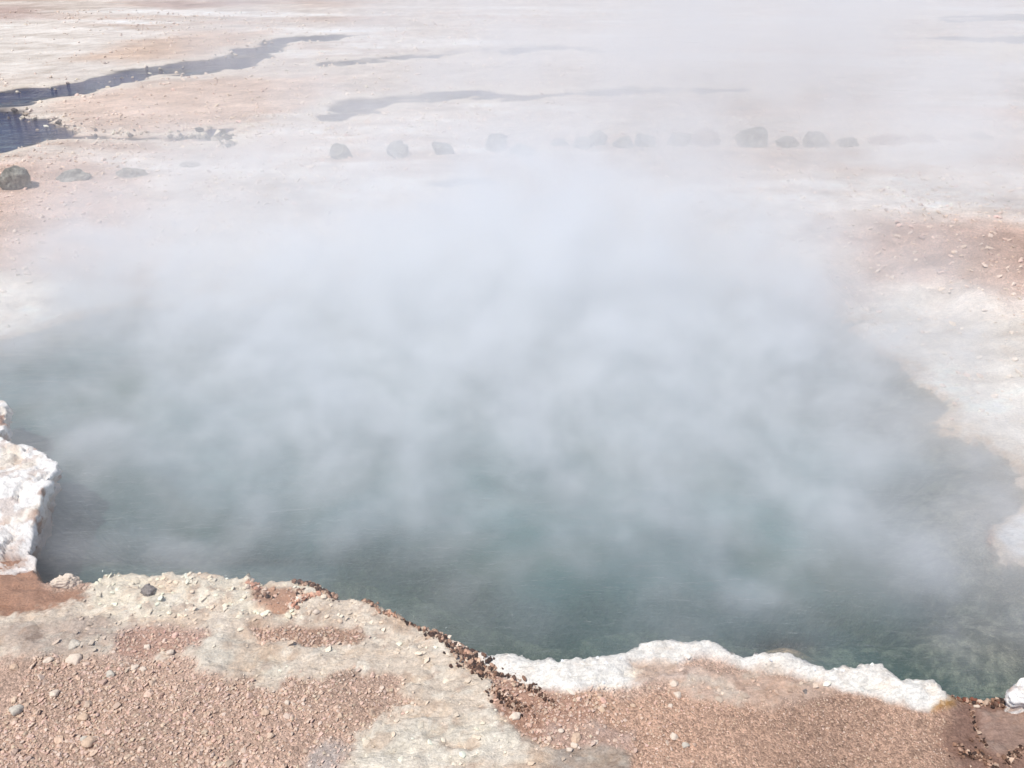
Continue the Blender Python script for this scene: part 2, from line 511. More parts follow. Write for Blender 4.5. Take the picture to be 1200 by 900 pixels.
def ground_material():
    m, t, b = new_mat('mineral_ground')
    P = t.n('ShaderNodeNewGeometry').outputs['Position']
    col = t.attr('Col').outputs['Color']
    gr = t.attr('gravel').outputs['Fac']
    wet = t.attr('wet').outputs['Fac']
    nf = t.noise(P, 90, 5, 0.7)
    nm = t.noise(P, 14, 5, 0.65)
    nl = t.noise(t.vscale(P, (1.0, 2.2, 1.0)), 34, 4, 0.7, 0.6)
    v1 = t.vor(P, 85)
    v2 = t.vor(P, 160)
    # grain-by-grain tone of the gravelly ground
    g1 = t.n('ShaderNodeSeparateColor')
    t.put(g1.inputs[0], v1.outputs['Color'])
    g2 = t.n('ShaderNodeSeparateColor')
    t.put(g2.inputs[0], v2.outputs['Color'])
    grain = t.math('MULTIPLY', t.remap(g1.outputs[0], 0, 1, 0.72, 1.25), t.remap(g2.outputs[1], 0, 1, 0.72, 1.25))
    plain = t.math('MULTIPLY', t.remap(nf, 0.3, 0.7, 0.78, 1.16), t.remap(nl, 0.3, 0.7, 0.74, 1.18))
    mxf = t.n('ShaderNodeMix', data_type='FLOAT')
    t.put(mxf.inputs[0], gr); t.put(mxf.inputs[2], plain); t.put(mxf.inputs[3], grain)
    f = t.math('MULTIPLY', mxf.outputs[0], t.remap(nm, 0.3, 0.7, 0.88, 1.12))
    vm = t.n('ShaderNodeVectorMath', operation='SCALE')
    t.put(vm.inputs[0], col); t.put(vm.inputs['Scale'], f)
    # rusty mineral stain through the crust
    st = t.remap(t.noise(P, 6, 6, 0.7, 0.8), 0.52, 0.72, 0, 0.42)
    tint = t.mix(t.math('MULTIPLY', st, t.remap(gr, 0, 1, 1, 0.3)), vm.outputs[0], t.mix(1.0, vm.outputs[0], (0.90, 0.70, 0.52), 'MULTIPLY'))
    wetc = t.mix(t.math('MULTIPLY', wet, 0.25), tint, (0.05, 0.04, 0.035))
    t.put(b.inputs['Base Color'], wetc)
    t.put(b.inputs['Roughness'], t.remap(wet, 0, 1, 0.92, 0.35))
    b.inputs['Specular IOR Level'].default_value = 0.25
    h1 = t.math('MULTIPLY', t.math('SUBTRACT', 1.0, v1.outputs['Distance']), t.math('MULTIPLY', gr, 0.006))
    h2 = t.math('MULTIPLY', t.math('SUBTRACT', 1.0, v2.outputs['Distance']), t.math('MULTIPLY', gr, 0.003))
    h3 = t.math('MULTIPLY', nf, 0.006)
    h4 = t.math('MULTIPLY', nl, t.math('MULTIPLY', t.math('SUBTRACT', 1.0, gr), 0.010))
    hh = t.math('ADD', t.math('ADD', h1, h2), t.math('ADD', h3, h4))
    bp = t.n('ShaderNodeBump')
    bp.inputs['Strength'].default_value = 0.9
    bp.inputs['Distance'].default_value = 1.0
    t.put(bp.inputs['Height'], hh)
    t.put(b.inputs['Normal'], bp.outputs[0])
    return m


def water_material(name, deep, ripple=0.6, scale=9.0, ior=1.33, murk=2.6):
    m = bpy.data.materials.new(name)
    m.use_nodes = True
    t = NT(m.node_tree)
    m.node_tree.nodes.remove(m.node_tree.nodes['Principled BSDF'])
    out = m.node_tree.nodes['Material Output']
    P = t.n('ShaderNodeNewGeometry').outputs['Position']
    n1 = t.noise(t.vscale(P, (0.45, 1.5, 1)), scale, 4, 0.6, 0.5)
    n2 = t.noise(t.vscale(P, (0.6, 1.6, 1)), scale * 4, 3, 0.6, 0.3)
    bp = t.n('ShaderNodeBump')
    bp.inputs['Strength'].default_value = ripple
    bp.inputs['Distance'].default_value = 0.045
    t.put(bp.inputs['Height'], t.math('ADD', n1, t.math('MULTIPLY', n2, 0.35)))
    dif = t.n('ShaderNodeBsdfDiffuse')
    nc = t.remap(t.noise(P, 0.9, 4, 0.6, 0.7), 0.35, 0.65, 0, 1)
    nd = t.remap(t.noise(P, 0.55, 3, 0.6, 0.5), 0.47, 0.62, 0, 0.6)
    cc = t.mix(nc, tuple(v * 0.75 for v in deep), tuple(v * 1.2 for v in deep))
    t.put(dif.inputs['Color'], t.mix(nd, cc, (deep[0] * 1.9, deep[1] * 1.0, deep[2] * 0.74)))
    t.put(dif.inputs['Normal'], bp.outputs[0])
    tr = t.n('ShaderNodeBsdfTransparent')
    mx = t.n('ShaderNodeMixShader')
    dep = t.attr('depth').outputs['Fac']
    t.put(tr.inputs[0], t.mix(t.math('SUBTRACT', 1.0, t.math('EXPONENT', t.math('MULTIPLY', dep, -9.0)), clamp=True), (0.97, 0.98, 0.97), (0.60, 0.66, 0.60)))
    t.put(mx.inputs[0], t.math('SUBTRACT', 1.0, t.math('EXPONENT', t.math('MULTIPLY', dep, -murk)), clamp=True))
    t.put(mx.inputs[1], tr.outputs[0]); t.put(mx.inputs[2], dif.outputs[0])
    gl = t.n('ShaderNodeBsdfGlossy')
    gl.inputs['Roughness'].default_value = 0.07
    t.put(gl.inputs['Normal'], bp.outputs[0])
    fr = t.n('ShaderNodeFresnel')
    fr.inputs[0].default_value = ior
    t.put(fr.inputs['Normal'], bp.outputs[0])
    m2 = t.n('ShaderNodeMixShader')
    t.put(m2.inputs[0], fr.outputs[0]); t.put(m2.inputs[1], mx.outputs[0]); t.put(m2.inputs[2], gl.outputs[0])
    t.put(out.inputs['Surface'], m2.outputs[0])
    return m


M_GROUND = ground_material()
M_POOL = water_material('hot_pool_water', (0.064, 0.158, 0.156), 0.7, 9.0)
M_STREAM = water_material('stream_water', (0.016, 0.024, 0.095), 0.9, 5.0, 1.26, 28.0)  # blue sky reflection put into the diffuse colour, real mirroring kept weak
M_SINTER = rock_material('white_sinter', use_attr=True, scale=70, vary=0.16, bump=1.0)
M_BOULD = rock_material('boulder_stone', lin((140, 137, 127)), scale=26, vary=0.6, bump=1.0)
M_BOULD2 = rock_material('brown_boulder_stone', lin((160, 138, 126)), scale=22, vary=0.3, bump=0.7)
M_PALE = rock_material('pale_stone', lin((228, 210, 190)), scale=120, vary=0.12, bump=0.4)
M_GREY = rock_material('grey_stone', lin((206, 196, 180)), scale=120, vary=0.18, bump=0.4)
M_TAN = rock_material('tan_stone', lin((214, 186, 160)), scale=120, vary=0.15, bump=0.4)
M_DARK = rock_material('dark_stone', lin((140, 130, 124)), scale=120, vary=0.5, bump=1.0)
M_PEB = rock_material('gravel_stone', use_attr=True, scale=160, vary=0.12, bump=0.3)


# ------------------------------------------------------------------ the ground sheet
def axis_y():
    ys = [-400, -150, -60, -25, -10, -5, -2, -0.5, 0.4, 0.9, 1.3, 1.6, 1.8, 1.95]
    y = 2.05
    while y < 4.3:
        ys.append(y); y += 0.013
    while y < 14:
        ys.append(y); y += max(0.013, 0.0038 * y)
    while y < 45:
        ys.append(y); y += 0.008 * y
    while y < 3000:
        ys.append(y); y += 0.08 * y
    return np.array(ys)


def axis_x():
    xs = [0.0]
    x = 0.0
    while x < 2.55:
        x += 0.0145; xs.append(x)
    d = 0.0145
    while x < 18:
        d = min(d * 1.035, 0.16); x += d; xs.append(x)
    while x < 3000:
        d *= 1.35; x += d; xs.append(x)
    xs = np.array(xs)
    return np.concatenate([-xs[:0:-1], xs])


ax, ay = axis_x(), axis_y()
GX, GY = np.meshgrid(ax, ay)
gx, gy = GX.ravel(), GY.ravel()
gz, gcol, ggr, gwet, gsd, gnear = ground(gx, gy)
# ragged lip: push the near rim sideways so its edge is broken, not a clean cut
edge = gnear * np.exp(-(gsd / 0.05) ** 2)
gx2 = gx + edge * 0.012 * fbm(gx, gy, 0, 40, 3, 81)
gy2 = gy + edge * 0.016 * fbm(gx, gy, 0, 40, 3, 83)
nxn, nyn = len(ax), len(ay)
ii = (np.arange(nyn - 1)[:, None] * nxn + np.arange(nxn - 1)[None, :]).ravel()
gf = np.stack([ii, ii + 1, ii + 1 + nxn, ii + nxn], 1)
g = mesh_obj('ground', np.stack([gx2, gy2, gz], 1), gf, M_GROUND, True, {'Col': gcol, 'gravel': ggr, 'wet': gwet})
tag(g, kind='structure')


# ------------------------------------------------------------------ water sheets
def water_sheet(name, x0, x1, y0, y1, st, z, mat, mask=None):
    xs, ys = np.arange(x0, x1, st), np.arange(y0, y1, st)
    X, Y = np.meshgrid(xs, ys)
    X, Y = X.ravel(), Y.ravel()
    h = ground(X, Y)[0]
    dep = np.maximum(z - h, 0)
    zz = z + 0.004 * fbm(X, Y, 0, 2.2, 3, 91)
    n = len(xs)
    i = (np.arange(len(ys) - 1)[:, None] * n + np.arange(n - 1)[None, :]).ravel()
    f = np.stack([i, i + 1, i + 1 + n, i + n], 1)
    keep = (h[f] < z + 0.03).any(1)
    if mask is not None:
        keep &= mask(X[f].mean(1), Y[f].mean(1))
    f = f[keep]
    used = np.unique(f)
    re = np.full(len(X), -1); re[used] = np.arange(len(used))
    o = mesh_obj(name, np.stack([X, Y, zz], 1)[used], re[f], mat, True, {'depth': dep[used]})
    return tag(o, kind='structure')


water_sheet('pool_water', -5.5, 4.6, 2.6, 9.6, 0.05, WATER_Z, M_POOL)


def in_streams(X, Y):
    d = np.full(X.shape, 9.0)
    for P in STREAMS_W:
        d = np.minimum(d, poly_sd(X, Y, P, 3.0))
    return d < 0.9


water_sheet('stream_water', -24, 24, 8.5, 34, 0.12, -0.012, M_STREAM, in_streams)


# ------------------------------------------------------------------ rocks
def ico(sub):
    import bmesh
    bm = bmesh.new()
    bmesh.ops.create_icosphere(bm, subdivisions=sub, radius=1.0)
    bm.verts.ensure_lookup_table()
    v = np.array([q.co[:] for q in bm.verts])
    f = np.array([[q.index for q in p.verts] for p in bm.faces])
    bm.free()
    return v, f


ICO = {k: ico(k) for k in (1, 2, 3, 4, 5)}


def rock_verts(sub, dims, seed, rough=0.28, cuts=7, fine=0.05, square=0.0):
    v, f = ICO[sub]
    r = np.random.RandomState(seed)
    v = v.copy()
    d = 1 + rough * fbm(v[:, 0], v[:, 1], v[:, 2], 1.3, 3, seed * 1.7)
    p = v * d[:, None]
    for _ in range(cuts):                                # flat worn facets
        n = r.normal(size=3); n /= np.linalg.norm(n)
        lim = r.uniform(0.62, 0.9)
        s = p @ n
        over = np.maximum(s - lim, 0)
        p = p - n * (over * 0.85)[:, None]
    p = p * (1 + fine * fbm(v[:, 0], v[:, 1], v[:, 2], 6, 3, seed * 2.3 + 5))[:, None]
    return p * (np.array(dims) / 2)[None, :], f


def gz_at(x, y):
    return float(ground(np.array([x]), np.array([y]))[0][0])


def rock(name, label, cat, px, py, w, h, mat, seed, sub=4, depth=None, group=None, lift=0.0, zbase=None, **kw):
    """A rock whose foot shows at photo pixel (px, py) and which is w x h pixels large there."""
    z0 = 0.0
    for _ in range(2):
        p = at(px, py, z0)
        z0 = gz_at(p[0], p[1]) if zbase is None else zbase
    p = at(px, py, z0)
    dist = math.sqrt(p[0] ** 2 + p[1] ** 2 + (CAM_Z - z0) ** 2)
    s = dist / F_PX
    dep = math.atan2(CAM_Z - z0, p[1])
    W = w * s
    D = (depth or 0.85) * W
    H = max(h * s, 0.2 * W) / max(math.cos(dep), 0.35) * 0.95 if dep < 0.6 else 0.45 * W
    v, f = rock_verts(sub, (W, D, H * 1.25), seed, **kw)
    v = v + np.array([0, D * 0.35, H * 0.40 + lift])
    v[:, 2] = np.maximum(v[:, 2], -0.25 * H)
    o = mesh_obj(name, v, f, mat, sub >= 3)
    o.location = (p[0], p[1], z0)
    tag(o, label, cat, group)
    return o


ROW = 'boulders marking a line beyond the pool'
boulders = [
    (15, 223, 33, 24, M_BOULD, 'grey-green peaked boulder at the left edge of the pink gravel'),
    (79, 211, 34, 13, M_BOULD, 'low rounded greenish boulder beside the peaked boulder, on pink gravel'),
    (150, 208, 28, 12, M_BOULD, 'faint low boulder in thin steam, right of the two clear boulders'),
    (222, 196, 22, 10, M_BOULD, 'faint boulder in steam below the dark stream pebbles'),
    (399, 186, 27, 18, M_BOULD, 'small flat-topped pale boulder below the middle stream'),
    (465, 184, 31, 20, M_BOULD, 'squarish faint boulder, second of the row from the flat-topped one'),
    (519, 181, 28, 17, M_BOULD, 'very faint boulder just left of the tall round grey boulder'),
    (581, 178, 28, 26, M_BOULD, 'tall round grey boulder standing left of a low tilted one'),
    (614, 182, 29, 16, M_BOULD, 'low boulder tilted up to the right beside the tall round one'),
    (656, 171, 20, 14, M_BOULD, 'small hazy boulder right of the low tilted boulder'),
    (684, 174, 28, 16, M_BOULD, 'hazy broad boulder in the thick steam of the plume'),
    (702, 170, 22, 22, M_BOULD, 'hazy upright boulder at the centre of the plume'),
    (731, 173, 25, 16, M_BOULD, 'faint boulder just left of a round faint one in the plume'),
    (758, 172, 24, 18, M_BOULD, 'round faint boulder between the plume and the pair of dark boulders'),
    (799, 171, 26, 18, M_BOULD, 'pointed grey boulder touching the big dark dome boulder'),
    (828, 172, 36, 24, M_BOULD2, 'big dark dome-shaped boulder, darkest of the hazy row'),
    (885, 171, 40, 24, M_BOULD, 'wide faint boulder right of the big dark dome boulder'),
    (925, 172, 24, 16, M_BOULD, 'small very faint boulder right of the wide faint one'),
    (957, 173, 30, 20, M_BOULD, 'faint block-shaped boulder in the steam at the right of the row'),
    (995, 172, 24, 15, M_BOULD, 'low faint boulder just left of the white mineral patch'),
    (1045, 170, 44, 13, M_BOULD2, 'long reddish boulder behind the white mineral patch'),
    (1084, 167, 26, 11, M_BOULD2, 'reddish brown rounded boulder above the white mineral patch'),
    (1120, 165, 22, 9, M_BOULD2, 'small dark reddish boulder right of the rounded reddish one'),
    (1152, 164, 26, 9, M_BOULD, 'low grey boulder, last of the row at the right'),
]
for i, (px, py, w, h, m, lab) in enumerate(boulders):
    rock('boulder', lab, 'boulder', px, py, w, h, m, 100 + i * 3, sub=4, group=ROW, rough=0.6, cuts=11, fine=0.10, lift=-0.06)

STN = 'loose larger stones lying on the near bank'
stones = [
    (56, 777, 12, 9, M_PALE, 'smooth pale oval stone above the long pale stone on the gravel'),
    (86, 778, 19, 10, M_PALE, 'long pale stone on the gravel with a dark shadow at its right end'),
    (86, 762, 19, 12, M_GREY, 'grey angular slab stone at the edge between grey crust and gravel'),
    (18, 838, 17, 15, M_GREY, 'grey-white rounded stone on gravel near the left edge'),
    (62, 817, 14, 9, M_PALE, 'bright white stone alone in the left gravel'),
    (103, 876, 19, 8, M_TAN, 'flat long tan stone low in the left gravel'),
    (97, 869, 10, 8, M_GREY, 'small grey stone touching the flat long tan stone'),
    (15, 786, 12, 8, M_TAN, 'tan stone with a dark gap beside it at the upper left gravel edge'),
    (172, 761, 9, 8, M_PALE, 'small white stone on the gravel tongue in the pale crust'),
    (198, 768, 11, 7, M_PALE, 'pale oval stone at the upper edge of the gravel by the crust'),
    (157, 786, 11, 10, M_PALE, 'left one of two white stones side by side in gravel'),
    (167, 787, 10, 9, M_PALE, 'right one of two white stones side by side in gravel'),
    (128, 794, 12, 9, M_GREY, 'bluish grey stone in the gravel below the pale crust'),
    (96, 846, 16, 13, M_TAN, 'broad tan stone in the middle of the left gravel'),
    (370, 720, 11, 9, M_PALE, 'round white stone beside the dark clods on the crust'),
    (358, 716, 11, 9, M_TAN, 'peach-coloured stone left of the round white stone on the crust'),
    (310, 839, 12, 9, M_TAN, 'brownish pink stone in the gravel right of centre-left'),
    (336, 826, 10, 8, M_PALE, 'pale stone in the gravel near the tip of the crust'),
    (604, 845, 16, 10, M_PALE, 'bright white stone on pinkish mud right of the cream crust'),
    (657, 859, 9, 6, M_PALE, 'small white stone on the pink mud patch'),
    (676, 869, 16, 8, M_TAN, 'flat pinkish stone above the cluster of white stones'),
    (673, 876, 11, 8, M_PALE, 'largest white stone in the cluster on pink mud'),
    (667, 881, 9, 7, M_PALE, 'white stone at the lower left of the cluster on pink mud'),
    (698, 872, 9, 6, M_PALE, 'cream stone right of the white cluster'),
    (790, 805, 13, 9, M_PALE, 'white stone highest on the orange earth below the white lip'),
    (795, 818, 12, 8, M_PALE, 'white oval stone just below the highest white stone'),
    (786, 829, 8, 7, M_PALE, 'small cream stone below the white oval stone'),
    (790, 867, 12, 8, M_PALE, 'cream stone low in the brown earth'),
    (742, 829, 8, 6, M_TAN, 'small tan stone in orange earth under the pale lip'),
    (944, 812, 9, 6, M_DARK, 'single dark pebble on plain brown sand'),
    (804, 876, 10, 7, M_GREY, 'small grey stone at the edge of the brown sand'),
    (172, 699, 21, 6, M_DARK, 'dark grey jagged stone on the cream crust'),
    (1145, 829, 8, 5, M_PALE, 'tiny white stone on the wet brown mud'),
]
for i, (px, py, w, h, m, lab) in enumerate(stones):
    rock('stone', lab, 'stone', px, py, w * 0.86, h, m, 300 + i * 5, sub=3, group=STN, rough=0.75, cuts=14, lift=-0.003, fine=0.10 if m is not M_DARK else 0.55)

rock('white_rock', 'chalk white lump standing at the pool edge on red-brown earth', 'rock', 74, 690, 30, 18, M_PALE, 414, sub=5, depth=0.55, rough=0.8, cuts=14, fine=0.22, lift=-0.015)


# ------------------------------------------------------------------ the sinter block at the left edge
def crust_block(name, label, outline, zfun, drop, under, seed, cfun):
    """A block with an irregular top outline, built as rings: top, ragged side, undercut."""
    P = []
    for px, py in outline:
        z = 0.0
        q = at(px, py, zfun(px, py))
        P.append(q)
    P = np.array(P)
    seg = np.roll(P, -1, 0) - P
    L = np.hypot(seg[:, 0], seg[:, 1])
    cum = np.concatenate([[0], np.cumsum(L)])
    n = int(cum[-1] / 0.011)
    s = np.linspace(0, cum[-1], n, endpoint=False)
    k = np.clip(np.searchsorted(cum, s, side='right') - 1, 0, len(P) - 1)
    t = (s - cum[k]) / L[k]
    O = P[k] + seg[k] * t[:, None]
    cen = O.mean(0)
    rings = []
    fr = [0.02] + [0.2 + 0.8 * k / 62 for k in range(63)]
    for r in fr:
        rings.append(cen + (O - cen) * r)
    nt = len(rings)
    for q in np.linspace(0, 1, 22)[1:]:
        inn = 1 - under * sstep(0, 1, q) * 1.0
        p = cen + (O - cen) * inn
        p[:, 2] = O[:, 2] - drop * q
        rings.append(p)
    V = np.concatenate(rings)
    rr = np.repeat(np.arange(len(rings)), n)
    side = sstep(nt - 7, nt + 3, rr)
    n3 = lambda sc, sd: fbm(V[:, 0], V[:, 1], V[:, 2], sc, 4, seed + sd)
    out = V - cen; out[:, 2] = 0
    out /= np.linalg.norm(out, axis=1)[:, None] + 1e-6
    am = side * (0.07 * n3(7, 1) + 0.05 * (0.3 - np.abs(n3(20, 2))) + 0.03 * fbm(V[:, 2] * 3, V[:, 0] * 0.4, V[:, 1] * 0.4, 22, 3, seed + 19))
    V2 = V + out * am[:, None]
    V2[:, 2] += (1 - side) * (0.034 * n3(6, 3) + 0.030 * (0.35 - np.abs(n3(12, 4))) + 0.016 * (0.3 - np.abs(n3(40, 14))) + 0.010 * n3(80, 15)) + side * 0.01 * n3(25, 5)
    # pits
    pit = sstep(0.15, 0.35, n3(11, 6)) * 0.04
    V2[:, 2] -= pit * (1 - side); V2 -= out * (pit * side * 1.2)[:, None]
    F = []
    idx = np.arange(n)
    for j in range(len(rings) - 1):
        a = j * n + idx
        b = j * n + (idx + 1) % n
        F.append(np.stack([a, b, b + n, a + n], 1))
    F = np.concatenate(F)
    col = cfun(V2, side, n3)
    o = mesh_obj(name, V2, F, M_SINTER, True, {'Col': col})
    return tag(o, label, 'rock')


def block_col(V, side, n3):
    c1, c2, c3 = (np.array(lin(c)) for c in ((242, 238, 232), (232, 218, 198), (160, 116, 86)))
    a = sstep(-0.1, 0.3, n3(6, 11))[:, None] * 0.7
    c = c1 * (1 - a) + c2 * a
    c = c * (1 + 0.12 * n3(35, 21))[:, None]
    b = np.clip(sstep(0.08, 0.30, n3(12, 12)) * (0.35 + 0.65 * side) + sstep(0.06, -0.05, V[:, 2]) * 0.5, 0, 1)[:, None]
    return c * (1 - b) + c3 * b


crust_block('sinter_block', 'large white mineral block overhanging the water at the left edge',
            [(-260, 500), (-60, 506), (0, 512), (22, 519), (40, 524), (56, 532), (64, 545), (62, 556), (50, 575), (46, 598),
             (38, 612), (36, 632), (32, 645), (42, 655), (42, 668), (0, 672), (-260, 690)],
            lambda px, py: 0.13 - 0.12 * float(sstep(545, 668, py)), 0.42, 0.13, 3, block_col)
crust_block('sinter_rock', 'small pinkish rock knob behind the white block at the left edge',
            [(-120, 455), (-20, 462), (2, 470), (6, 480), (9, 490), (2, 503), (-20, 512), (-120, 515)],
            lambda px, py: 0.10, 0.36, 0.2, 8, lambda V, s, n3: block_col(V, np.ones_like(s), n3))
crust_block('rim_stone', 'white stone with rusty side at the right edge beside the muddy outflow',
            [(1186, 806), (1190, 798), (1200, 794), (1240, 790), (1270, 800), (1270, 822), (1215, 826), (1188, 818)],
            lambda px, py: 0.10, 0.2, 0.10, 15, lambda V, s, n3: block_col(V, s * 0.9, n3))


# ------------------------------------------------------------------ gravel: loose pebbles nobody could count
def scatter(name, pts, sizes, cols, sub, mat, seed, flat=0.65, kind='stuff', lift=0.25):
    r = np.random.RandomState(seed)
    v0, f0 = ICO[sub]
    n, nv = len(pts), len(v0)
    lib = []
    for q in range(10):
        p = v0 * (1 + 0.35 * r.normal(size=(nv, 1)) * (0.5 if sub > 1 else 0.7))
        for _ in range(5):
            nn = r.normal(size=3); nn /= np.linalg.norm(nn)
            p = p - nn * (np.maximum(p @ nn - r.uniform(0.6, 0.85), 0) * 0.9)[:, None]
        lib.append(p)
    lib = np.array(lib)
    V = lib[r.randint(0, 10, n)].copy()
    sc = r.uniform(0.75, 1.3, (n, 1, 3)); sc[:, :, 2] *= flat
    V *= sc * sizes[:, None, None]
    a = r.uniform(0, 2 * np.pi, n)
    c, s = np.cos(a)[:, None], np.sin(a)[:, None]
    X = V[:, :, 0] * c - V[:, :, 1] * s
    Y = V[:, :, 0] * s + V[:, :, 1] * c
    tl = r.normal(0, 0.35, (n, 1))
    Z = V[:, :, 2] + tl * X
    V = np.stack([X + pts[:, None, 0], Y + pts[:, None, 1], Z + pts[:, None, 2] + sizes[:, None] * lift], 2).reshape(-1, 3)
    F = (f0[None] + (np.arange(n) * nv)[:, None, None]).reshape(-1, 3)
    C = np.repeat(cols, nv, 0)
    o = mesh_obj(name, V, F, mat, False, {'Col': C})
    return tag(o, kind=kind)


def pebble_cols(base, n, r, white=0.1):
    base = np.array(base)
    c = base * r.uniform(0.72, 1.38, (n, 1)) * (1 + r.normal(0, 0.04, (n, 3)))
    pink = r.rand(n) < 0.3
    c[pink] *= (1.05, 0.97, 0.96)
    w = r.rand(n) < white
    c[w] = np.array(lin((226, 208, 190))) * r.uniform(0.8, 1.0, (w.sum(), 1))
    return np.clip(c, 0, 0.9)


def gravel(name, n, box, smin, smax, sub, seed, gmin=0.45, pw=2.2, white=0.1):
    r = np.random.RandomState(seed)
    x = r.uniform(box[0], box[1], n); y = r.uniform(box[2], box[3], n)
    z, col, gr, wet, sd, near = ground(x, y)
    k = (r.rand(n) < sstep(gmin * 0.2, gmin * 1.9, gr) * (0.45 + 0.75 * sstep(-0.3, 0.2, fbm(x, y, 0, 2.6, 3, seed + 40)))) & (sd > 0.015) & (wet < 0.35)
    # only what the frame and a step to the side can show
    k &= (np.abs(x) < y * 0.72 + 0.9)
    x, y, z, col = x[k], y[k], z[k], col[k]
    m = len(x)
    s = smin + (smax - smin) * r.rand(m) ** pw
    coarse = 1 - 0.55 * sstep(0.25, 0.9, x)              # finer towards the sandy right
    s *= np.where(y < 4.5, coarse, 1)
    c = pebble_cols((0.52, 0.40, 0.31), m, r, white) * 0.72 + col * 0.5
    scatter(name, np.stack([x, y, z], 1), s, np.clip(c, 0, 0.9), sub, M_PEB, seed + 1)


gravel('gravel', 60000, (-2.3, 2.3, 2.15, 3.6), 0.003, 0.0105, 1, 21, pw=2.8)
gravel('coarse_gravel', 1500, (-2.3, 0.9, 2.15, 3.5), 0.008, 0.019, 2, 23, gmin=0.6, pw=3.0, white=0.10)
gravel('pale_gravel', 22000, (-9, 9, 5.5, 15), 0.008, 0.035, 1, 25, gmin=0.3, pw=3, white=0.35)
gravel('far_gravel', 12000, (-16, 16, 13, 30), 0.012, 0.05, 1, 27, gmin=0.3, pw=3, white=0.4)


def flakes(n, seed):
    r = np.random.RandomState(seed)
    x = r.uniform(-2.3, 2.4, n); y = r.uniform(2.15, 3.7, n)
    z, col, gr, wet, sd, near = ground(x, y)
    cl = fbm(x, y, 0, 3.5, 3, 151)
    k = (gr < 0.3) & (sd > 0.01) & (wet < 0.3) & (near > 0.8) & (r.rand(n) < 0.18 + 0.9 * sstep(-0.35, 0.35, cl)) & (np.abs(x) < y * 0.72 + 0.9)
    lip = sstep(0.66, 0.78, col.min(-1))
    k &= r.rand(n) > 0.75 * lip
    x, y, z, col, lip = x[k], y[k], z[k], col[k], lip[k]
    m = len(x)
    s = (0.0025 + 0.018 * r.rand(m) ** 5) * (1 - 0.45 * lip)
    c = np.clip(col * r.uniform(0.82, 1.28, (m, 1)) * (1.0, 0.99, 0.96), 0, 0.88)
    scatter('crust_flakes', np.stack([x, y, z], 1), s, c, 1, M_PEB, seed + 1, flat=0.30, lift=0.12)


flakes(17000, 71)


# crumbs of dark crust along the broken edge
def crumbs(name, line, width, n, smin, smax, cols, seed, z0=0.0, sub=1):
    r = np.random.RandomState(seed)
    L = at_poly(line)
    seg = np.hypot(*(L[1:] - L[:-1]).T)
    cum = np.concatenate([[0], np.cumsum(seg)])
    s = r.uniform(0, cum[-1], n)
    k = np.clip(np.searchsorted(cum, s) - 1, 0, len(seg) - 1)
    p = L[k] + (L[k + 1] - L[k]) * ((s - cum[k]) / seg[k])[:, None]
    w = width * (0.4 + 0.9 * np.abs(fbm(s, s * 0, 0, 9, 2, seed)))
    p = p + r.normal(0, 1, (n, 2)) * w[:, None] * 0.5
    z = ground(p[:, 0], p[:, 1])[0]
    z = np.maximum(z, -0.05)
    c = np.array([lin(q) for q in cols])[r.randint(0, len(cols), n)] * r.uniform(0.7, 1.3, (n, 1))
    sz = smin * 0.7 + (smax * 1.25 - smin * 0.7) * r.rand(n) ** 2.2
    scatter(name, np.column_stack([p, z]), sz, np.clip(c, 0, .9), sub, M_PEB, seed, flat=0.8, lift=0.5)


DK = [(84, 62, 52), (110, 84, 70), (66, 52, 46), (140, 108, 88), (178, 144, 122), (206, 178, 154)]
crumbs('dark_crumbs', [(352, 684), (368, 690), (385, 697), (396, 706)], 0.035, 150, .006, .014, DK, 51)
crumbs('dark_crumbs', [(354, 694), (352, 704), (362, 706)], 0.03, 70, .005, .012, DK, 52)
crumbs('dark_crumbs', [(296, 698), (318, 702), (322, 700)], 0.025, 60, .005, .011, DK, 53)
crumbs('dark_crumbs', [(425, 707), (445, 718), (470, 730), (500, 738), (512, 744)], 0.02, 170, .004, .010, DK + [(190, 150, 124)], 54)
crumbs('dark_crumbs', [(508, 744), (525, 755), (548, 768), (562, 780), (578, 789)], 0.055, 760, .003, .013, DK, 55)
crumbs('dark_crumbs', [(535, 780), (560, 788), (600, 796), (622, 806), (640, 818), (650, 826)], 0.03, 220, .004, .010, DK, 56)
crumbs('dark_crumbs', [(575, 812), (595, 820), (615, 838)], 0.07, 200, .004, .009, DK, 57)
crumbs('dark_crumbs', [(1112, 812), (1130, 822), (1160, 826), (1195, 824), (1215, 822)], 0.04, 260, .005, .013, DK + [(134, 84, 66)], 58)
crumbs('dark_crumbs', [(1125, 880), (1150, 888), (1165, 900)], 0.05, 180, .004, .010, DK, 59)
crumbs('dark_crumbs', [(1180, 895), (1200, 880)], 0.05, 120, .004, .010, DK, 60)
crumbs('dark_crumbs', [(1138, 835), (1146, 860), (1155, 880)], 0.015, 60, .004, .008, DK, 61)
crumbs('pink_crumbs', [(340, 712), (352, 708), (375, 700)], 0.05, 120, .006, .014, [(206, 164, 138), (228, 206, 186), (190, 142, 118)], 62)
crumbs('pink_crumbs', [(520, 745), (540, 758), (552, 768)], 0.05, 60, .008, .016, [(206, 164, 138), (228, 206, 186), (190, 142, 118)], 63)
crumbs('pink_crumbs', [(292, 686), (300, 692), (312, 694)], 0.035, 60, .007, .014, [(206, 164, 138), (228, 206, 186), (190, 142, 118)], 64)
crumbs('stream_pebbles', [(225, 158), (262, 160), (266, 172)], 0.40, 80, .02, .06, [(80, 74, 66), (110, 100, 84), (225, 212, 190)], 65)
crumbs('stream_pebbles', [(-10, 112), (110, 98), (250, 70), (330, 44)], 0.45, 110, .015, .04, [(225, 212, 190), (206, 186, 164), (120, 110, 104)], 66)
